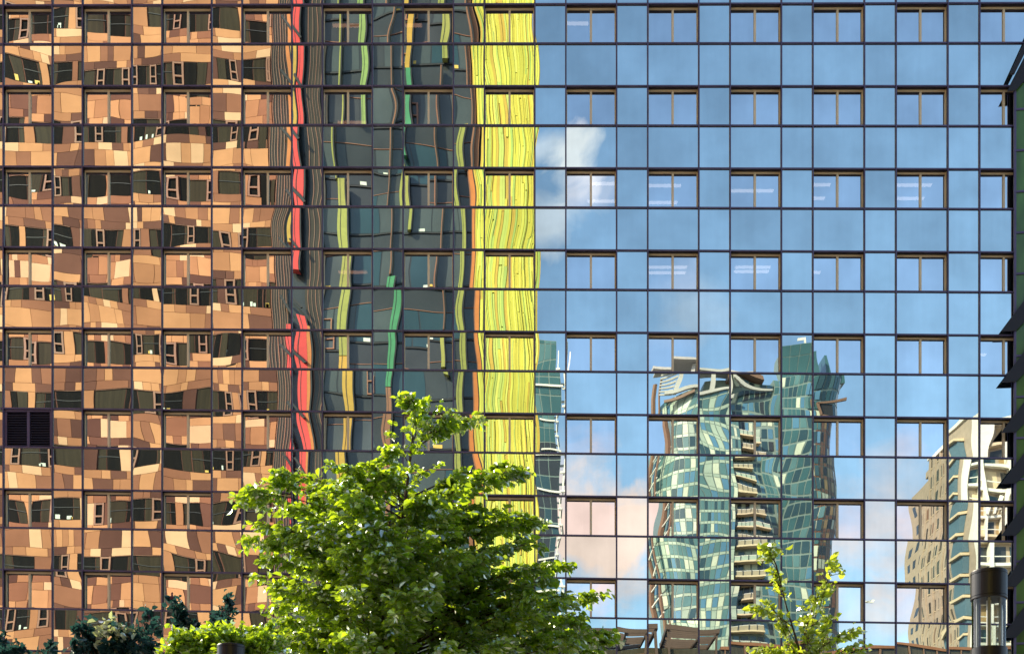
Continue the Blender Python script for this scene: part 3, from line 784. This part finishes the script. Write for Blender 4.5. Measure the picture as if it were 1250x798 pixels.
# -- airliner far off
D_AIR = 1400.0
pc = mir(1070, 728, D_AIR)
air = thing('airliner', 'tiny white airliner mirrored in the sky left of the beige tower', 'airplane', pc)
b = MB(); b.tube([pc + Vector((x * .5, 0, -x * .02)) for x in (-13, -12, -9, 0, 9, 14)], [.1, .75, 1.0, 1.0, .8, .2], M['white'], 10); sub(b, 'fuselage', air, smooth=True)
for sgn in (1, -1):
    b = MB(); w = [pc + Vector(v) * .5 for v in ((-2, sgn * 1.5, -.8), (2.5, sgn * 1.5, -.8), (7, sgn * 14, .6), (5, sgn * 14, .6))]
    if sgn < 0: w.reverse()
    b.hexa(w, [p + Vector((0, 0, .2)) for p in w], M['white']); sub(b, 'wing', air)
b = MB(); w = [pc + Vector(v) * .5 for v in ((9, -.2, 1), (13.5, -.2, 1), (13.5, .2, 1), (9, .2, 1))]
b.hexa(w, [p + Vector((1, 0, 2.5)) for p in w], M['white']); sub(b, 'tail_fin', air)

# ------------------------------------------------------------------ ground
mb = MB(); mb.face([(-4000, -6000, 0), (4000, -6000, 0), (4000, 3000, 0), (-4000, 3000, 0)], M['pave']); structure(mb, 'ground')
mb = MB(); mb.face([(-400, -16, .004), (400, -16, .004), (400, -6, .004), (-400, -6, .004)], M['asphalt']); structure(mb, 'road')
mb = MB()
for y in (-16.3, -6.0): mb.box((-400, y, 0), (400, y + .3, .12), M['kerb'])
structure(mb, 'kerb')
mb = MB()
for i in range(60): mb.face([(-90 + i * 3, -11.1, .008), (-88.4 + i * 3, -11.1, .008), (-88.4 + i * 3, -10.95, .008), (-90 + i * 3, -10.95, .008)], M['paint'])
structure(mb, 'road_markings')

# ------------------------------------------------------------------ trees
def leaf(mb, p, d, n, L, W, m, tone):
    """one folded leaf: base p, direction d, face normal n"""
    s_ = d.cross(n).normalized(); n = s_.cross(d).normalized()
    up = n * (W * .22)
    a1, a2 = p + d * (L * .28), p + d * (L * .68)
    tip = p + d * L - n * (L * .12)
    b = len(mb.v)
    mb.v += [tuple(p), tuple(a1 + s_ * W * .5 + up), tuple(a2 + s_ * W * .40 + up * .8), tuple(tip), tuple(a2 - s_ * W * .40 + up * .8), tuple(a1 - s_ * W * .5 + up)]
    k = mb.mi(m)
    mb.f += [(b, b + 1, b + 2, b + 3), (b, b + 3, b + 4, b + 5)]; mb.m += [k, k]; mb.tone += [tone, tone]
def rnd_dir(rng, up=0.0):
    while True:
        v = Vector((rng.uniform(-1, 1), rng.uniform(-1, 1), rng.uniform(-1, 1)))
        if .05 < v.length < 1: return (v.normalized() + Vector((0, 0, up))).normalized()
def spray(mb, wood, rng, p0, p1, twigs, per, L, m, flat=.5, droop=.12, twig_len=.7, rad=.03, twigwood=True):
    """a limb from p0 to p1 with side twigs lying mostly level, leaves along them"""
    p0, p1 = Vector(p0), Vector(p1); ln = (p1 - p0).length
    mid = p0.lerp(p1, .5) + Vector((0, 0, ln * .12)) + Vector((rng.uniform(-.06, .06), rng.uniform(-.06, .06), 0)) * ln
    def pt(t): return p0 * (1 - t) ** 2 + mid * (2 * t * (1 - t)) + p1 * t * t
    wood.tube([pt(i / 6) for i in range(7)], [rad * (1 - .8 * i / 6) for i in range(7)], M['bark'], 5)
    for i in range(twigs):
        t = 1 - (rng.random() ** 1.5) * .72
        a = pt(t); tang = (pt(min(1, t + .05)) - pt(t - .05)).normalized()
        side = tang.cross(Vector((0, 0, 1))).normalized()
        dr = (tang * rng.uniform(.3, 1.0) + side * rng.uniform(-1, 1) + Vector((0, 0, rng.uniform(-.08, .14)))).normalized()
        tl = twig_len * rng.uniform(.5, 1.1) * (1.15 - .5 * t)
        e = a + dr * tl + Vector((0, 0, -droop * tl))
        if twigwood: wood.tube([a, a.lerp(e, .5) + Vector((0, 0, .04 * tl)), e], [.008, .006, .003], M['bark'], 3)
        for k in range(per):
            u = (k + rng.random()) / per
            q = a.lerp(e, u) + Vector((0, 0, .04 * tl * 4 * u * (1 - u))) + Vector((rng.gauss(0, .035), rng.gauss(0, .035), rng.gauss(0, .035)))
            ld = (dr * .6 + side * (1 if k % 2 else -1) * rng.uniform(.3, 1) + Vector((rng.gauss(0, .25), rng.gauss(0, .25), rng.uniform(-.65, .12)))).normalized()
            nrm = (Vector((0, 0, 1)) * flat * .7 + SUN * .35 + rnd_dir(rng, .0) * .85).normalized()
            s = L * (rng.uniform(.45, .8) if rng.random() < .3 else rng.uniform(.8, 1.25))
            leaf(mb, q, ld, nrm, s, s * .66, m, rng.random())

def lerp_tab(tab, v):
    for (a, b), (c, d) in zip(tab[:-1], tab[1:]):
        if a <= v <= c: return b + (d - b) * (v - a) / (c - a)
    return tab[0][1] if v < tab[0][0] else tab[-1][1]

# -- the big tree
TD = 24.0
base = front(478, 0, TD); base.z = 0
tree = thing('broadleaf_tree', 'big sunlit green broadleaf tree standing in front of the glass facade', 'tree', base)
rng = random.Random(5)
lv, wd = MB(), MB()
LT = [(484, -8), (515, 4), (545, 22), (562, 48), (580, 88), (600, 135), (618, 165), (650, 160), (700, 152), (760, 155), (810, 175), (900, 170), (1000, 90)]
RT = [(484, 12), (505, 18), (545, 36), (562, 62), (580, 90), (600, 98), (640, 128), (680, 165), (720, 200), (770, 245), (810, 245), (900, 190), (1000, 90)]
axis = 490
top = front(506, 512, TD)
trunk_pts = [base, base + Vector((.05, 0, 2.5)), front(474, 800, TD), front(484, 700, TD), front(496, 600, TD), top]
wd.tube(trunk_pts, [.20, .17, .11, .065, .03, .010], M['bark'], 9)
def trunk_at(z):
    for a, b in zip(trunk_pts[:-1], trunk_pts[1:]):
        if a.z <= z <= b.z: return a.lerp(b, (z - a.z) / (b.z - a.z))
    return top
k = TD / FPX
tips = []
n = 0
while n < 330:
    py = 560 + (rng.random() ** .8) * 400
    ph = rng.uniform(0, 2 * math.pi)
    cx, sy = math.cos(ph), math.sin(ph)
    w = lerp_tab(RT, py) if cx > 0 else lerp_tab(LT, py)
    wav = (lerp_tab(RT, py) + lerp_tab(LT, py)) / 2
    if rng.random() > w / 180: continue
    f = rng.choice((1.0, .98, .94, .86, .74, .6, .42))
    c = front(axis, py, TD)
    tips.append(Vector((c.x + cx * w * k * f, c.y + sy * wav * k * f, c.z))); n += 1
for px, py in ((505, 489), (515, 503), (540, 516), (560, 520), (572, 515), (300, 612), (312, 600), (330, 590), (345, 578), (318, 640), (308, 660), (325, 705), (628, 576), (610, 572), (600, 582), (634, 578), (652, 636), (630, 630), (640, 640), (690, 690), (722, 728), (735, 775), (742, 782), (700, 760), (320, 770), (335, 740)):
    tips.append(front(px, py, TD + rng.uniform(-.4, .4)))
for tpt in tips:
    c = trunk_at(tpt.z); hd = (Vector((tpt.x, tpt.y, 0)) - Vector((c.x, c.y, 0))).length
    z0 = max(3.2, min(tpt.z - .25 - hd * .24, top.z - .6))
    p0 = trunk_at(z0)
    ln = (tpt - p0).length
    spray(lv, wd, rng, p0, tpt, max(7, int(6 + ln * 4.4)), 11, .150, M['leaf'], .7, .2, .52, .008 + .0045 * ln)
for i in range(5):                                 # leader at the very top
    z = top.z - rng.uniform(0, 1.0)
    spray(lv, wd, rng, trunk_at(z - .2), trunk_at(z) + Vector((rng.uniform(-.35, .45), rng.uniform(-.3, .3), rng.uniform(.05, .35))), 4, 9, .115, M['leaf'], .5, .1, .3, .01)
sub(wd, 'trunk', tree); sub(lv, 'crown', tree)

# -- sapling at the right
SD = 22.0
base = front(985, 0, SD); base.z = 0
sap = thing('sapling', 'thin yellow-green sapling standing right of the big tree', 'tree', base)
lv, wd = MB(), MB(); rng = random.Random(8)
tp = [base, front(984, 850, SD), front(975, 790, SD), front(960, 740, SD), front(948, 690, SD), front(941, 674, SD)]
wd.tube(tp, [.06, .035, .018, .012, .008, .004], M['bark'], 7)
for a, b in (((978, 800), (1005, 720)), ((1005, 720), (1018, 690)), ((975, 790), (940, 742)), ((980, 810), (1040, 770)), ((978, 830), (1052, 790)), ((968, 765), (930, 738)), ((978, 800), (990, 740)), ((975, 820), (935, 790)), ((960, 740), (950, 700)), ((950, 700), (941, 672)), ((985, 850), (1010, 760)), ((985, 870), (940, 800)), ((985, 870), (1030, 800)), ((985, 850), (985, 780)), ((980, 850), (962, 770)), ((985, 850), (1000, 790)), ((985, 850), (960, 800))):
    for rep in range(2):
        o_ = rng.uniform(-.3, .3)
        p0 = front(*a, SD); p1 = front(b[0] + rng.uniform(-5, 5), b[1] + rng.uniform(-3, 6), SD + o_)
        ln = (p1 - p0).length
        spray(lv, wd, rng, p0, p1, max(5, int(4 + ln * 4.5)), 5, .130, M['leaf_young'], .3, .1, .36, .008)
sub(wd, 'trunk', sap); sub(lv, 'crown', sap)

# -- bushy bright tree low at the left of the big one, and dark-leaved small trees
def small_tree(name, label, px, depth, trunk_top, tips_px, mtl, L, tw, per, seed, flowers=None, twl=.35, extra=None):
    base = front(px, 0, depth); base.z = 0
    t = thing(name, label, 'tree', base)
    lv, wd = MB(), MB(); rng = random.Random(seed)
    tt = front(px, trunk_top, depth)
    wd.tube([base, base.lerp(tt, .5) + Vector((.04, 0, 0)), tt], [.08, .06, .035], M['bark'], 7)
    for i, (a, b) in enumerate(tips_px):
        dy = rng.uniform(-.35, .35)
        spray(lv, wd, rng, tt + Vector((0, 0, rng.uniform(-.6, 0))), front(a, b, depth + dy), tw, per, L, mtl, .35, .1, twl, .014)
    if extra:
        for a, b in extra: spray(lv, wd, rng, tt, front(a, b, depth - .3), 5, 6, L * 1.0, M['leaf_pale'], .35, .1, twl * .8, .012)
    sub(wd, 'trunk', t); sub(lv, 'crown', t)
    if flowers:
        for a, b in flowers:
            f = MB(); c = front(a, b + 4, depth); f.tube([c, front(a, b - 5, depth)], [.004, .002], M['bark'], 4)
            for _ in range(16):
                q = rng.random(); c = front(a + rng.gauss(0, 1.3) * (1.1 - q), b + 3 - 8 * q, depth + rng.gauss(0, .02)); f.lathe(c, [(.003, -.015), (.013, 0), (.002, .018)], M['flower'], 5)
            sub(f, 'flower_spike', t)
rr = random.Random(3)
small_tree('round_tree', 'bright green bushy tree top low beside the big tree', 262, 16.4, 850, [(rr.uniform(205, 335), 776 + abs(rr.gauss(0, 1)) * 14 + abs(q - 20) * .25) for q in range(40)] + [(215, 790), (228, 783), (245, 779), (262, 776), (285, 774), (305, 775), (325, 772)], M['leaf'], .10, 12, 14, 21, None, .34)
small_tree('dark_leaved_tree', 'blue-green dark leaved tree with one spray coloured pale as if sunlit at bottom left', 142, 17, 840, [(rr.uniform(96, 188), rr.uniform(765, 815)) for q in range(26)] + [(108, 762), (105, 775), (100, 785), (176, 758), (182, 752), (186, 770), (98, 770)], M['leaf_blue'], .105, 6, 10, 22, [(181, 752)], .22,
           [(126, 756), (136, 760), (150, 768), (143, 766), (158, 778)])
small_tree('purple_flowered_tree', 'dark leaved tree with two tall flowering tips below the brown reflection', 245, 18, 830, [(212, 732), (214, 748), (222, 755), (232, 760), (240, 768), (218, 742), (228, 770), (276, 735), (270, 745), (264, 756), (278, 750), (268, 765), (262, 775), (280, 742), (246, 778), (232, 778)], M['leaf_blue'], .095, 8, 11, 23, [(210, 728), (274, 733), (280, 735)], .17)
small_tree('young_dark_tree', 'small dark leaved tree top at the far left edge', 14, 18, 850, [(3, 775), (2, 785), (10, 792), (22, 785), (24, 795), (16, 797), (62, 792), (58, 797), (6, 797), (40, 805)], M['leaf_blue'], .095, 7, 9, 24, None, .17)

# ------------------------------------------------------------------ lamp posts
def lamp(px, py, depth, label):
    p = front(px, py, depth); H = p.z
    t = thing('street_lamp', label, 'street lamp', (p.x, p.y, 0), 'round black street lamps')
    r = .150; c = (p.x, p.y, 0)
    b = MB(); b.lathe(c, [(r - .006, H - .245), (r, H - .240), (r, H - .226), (r - .004, H - .224), (r - .004, H - .219), (r, H - .217), (r, H - .040), (r - .004, H - .038), (r - .004, H - .033), (r, H - .031), (r, H - .012), (r - .004, H - .003), (r - .014, H)], M['lamp_black'], 48); sub(b, 'cap', t, smooth=False)
    b = MB(); b.lathe(c, [(r - .012, H - .655), (r - .012, H - .246)], M['clear'], 48, closed=False); sub(b, 'glass', t, smooth=True)
    b = MB(); b.lathe(c, [(.020, H - .654), (.020, H - .247)], M['bulb'], 16); sub(b, 'lamp_tube', t, smooth=False)
    b = MB()
    for i in range(6):
        a = i * math.pi / 3 + .2; x, y = p.x + (r - .045) * math.cos(a), p.y + (r - .045) * math.sin(a)
        b.bar((x, y, H - .654), (x, y, H - .247), .017, M['steel'])
    sub(b, 'rods', t)
    b = MB(); b.lathe(c, [(.09, .0), (.09, .02), (.075, .3), (.075, H - 1.3), (.09, H - 1.25), (r, H - 1.18), (r, H - .660), (r - .006, H - .656)], M['lamp_black'], 48); sub(b, 'post', t, smooth=False)
lamp(1207, 697, 11.4, 'black round street lamp with clear glass drum at lower right')
lamp(282, 787, 14.6, 'black street lamp top peeking up below the brown reflection')

# ------------------------------------------------------------------ light
el = math.radians(33); az_ = math.radians(-46)
sd = Vector((math.sin(az_) * math.cos(el), math.cos(az_) * math.cos(el), math.sin(el)))
sun = bpy.data.lights.new('sun', 'SUN'); sun.energy = 5.0; sun.angle = math.radians(.55); sun.color = (1, .86, .66)
so = bpy.data.objects.new('sun', sun); COL.objects.link(so); so.rotation_euler = (-sd).to_track_quat('-Z', 'Y').to_euler(); so.location = (-60, 60, 90)

W = bpy.data.worlds.new('World'); S.world = W; W.use_nodes = True
nt = W.node_tree; N = nt.nodes; L = nt.links; N.clear()
out = N.new('ShaderNodeOutputWorld'); bg = N.new('ShaderNodeBackground'); bg.inputs[1].default_value = .15; L.new(bg.outputs[0], out.inputs[0])
sky = N.new('ShaderNodeTexSky'); sky.sky_type = 'NISHITA'; sky.sun_disc = False
sky.sun_elevation = el; sky.sun_rotation = az_ % (2 * math.pi); sky.air_density = 1.0; sky.dust_density = 1.0; sky.ozone_density = .7
tc = N.new('ShaderNodeTexCoord')
nz = N.new('ShaderNodeTexNoise'); nz.inputs['Scale'].default_value = 22; nz.inputs['Detail'].default_value = 8; nz.inputs['Roughness'].default_value = .58
L.new(tc.outputs['Generated'], nz.inputs['Vector'])
def math_(op, a, b=None, c=None, clamp=False):
    n = N.new('ShaderNodeMath'); n.operation = op; n.use_clamp = clamp
    for i, v in enumerate((a, b, c)):
        if v is None: continue
        if isinstance(v, (int, float)): n.inputs[i].default_value = v
        else: L.new(v, n.inputs[i])
    return n.outputs[0]
col = sky.outputs[0]
def cloud(px, py, rx, ry, strength, colr, soft=1.0, amp=2.2):
    global col
    d = Vector(((px - 625) / FPX, -1, (HY - py) / FPX)); dl = d.length; d.normalize()
    sb = N.new('ShaderNodeVectorMath'); sb.operation = 'SUBTRACT'; L.new(tc.outputs['Generated'], sb.inputs[0]); sb.inputs[1].default_value = d
    ml = N.new('ShaderNodeVectorMath'); ml.operation = 'MULTIPLY'; L.new(sb.outputs[0], ml.inputs[0]); ml.inputs[1].default_value = (FPX * dl / rx, 1.5, FPX * dl / ry)
    le = N.new('ShaderNodeVectorMath'); le.operation = 'LENGTH'; L.new(ml.outputs[0], le.inputs[0])
    base_ = math_('SUBTRACT', 1.0, le.outputs['Value'])
    nn_ = math_('MULTIPLY', math_('SUBTRACT', nz.outputs[0], .5), amp)
    mk = math_('MULTIPLY', math_('ADD', base_, nn_), soft, clamp=True)
    mk = math_('MULTIPLY', mk, strength, clamp=True)
    mx = N.new('ShaderNodeMix'); mx.data_type = 'RGBA'; L.new(mk, mx.inputs[0]); L.new(col, mx.inputs[6]); mx.inputs[7].default_value = (*colr, 1)
    col = mx.outputs[2]
WH = (4.6, 4.3, 4.6); PK = (5.6, 3.8, 3.3)
cloud(694, 207, 40, 44, .88, WH, 2.2, 2.2)
cloud(665, 172, 50, 18, .45, WH, 1.4, 2.4)
cloud(668, 258, 60, 34, .55, WH, 1.4, 2.4)
cloud(735, 240, 34, 22, .3, WH, 1.4, 2.4)
cloud(735, 650, 150, 85, .95, PK, 1.5, 2.6)
cloud(690, 590, 80, 60, .6, PK, 1.2)
cloud(840, 375, 60, 50, .25, WH, 1.2)
cloud(1075, 630, 85, 75, .55, PK, 1.2)
cloud(1080, 745, 90, 50, .35, PK, 1.0)
cloud(930, 690, 190, 60, .5, PK, 1.3, 2.5)
cloud(1180, 690, 120, 70, .35, PK, 1.2, 2.4)
cloud(300, 600, 300, 60, .4, WH, 1.0)
cloud(-500, 500, 400, 120, .7, WH, 1.2)
cloud(1700, 450, 300, 130, .7, WH, 1.2)
L.new(col, bg.inputs[0])

S.view_settings.view_transform = 'Standard'; S.view_settings.look = 'None'; S.view_settings.gamma = 1.0
S.view_settings.exposure = 0.63
S.render.engine = 'CYCLES'
c = S.cycles
c.max_bounces = 10; c.glossy_bounces = 6; c.diffuse_bounces = 3; c.transmission_bounces = 6; c.transparent_max_bounces = 8
c.caustics_reflective = False; c.caustics_refractive = False
c.use_denoising = True
c.sample_clamp_indirect = 8
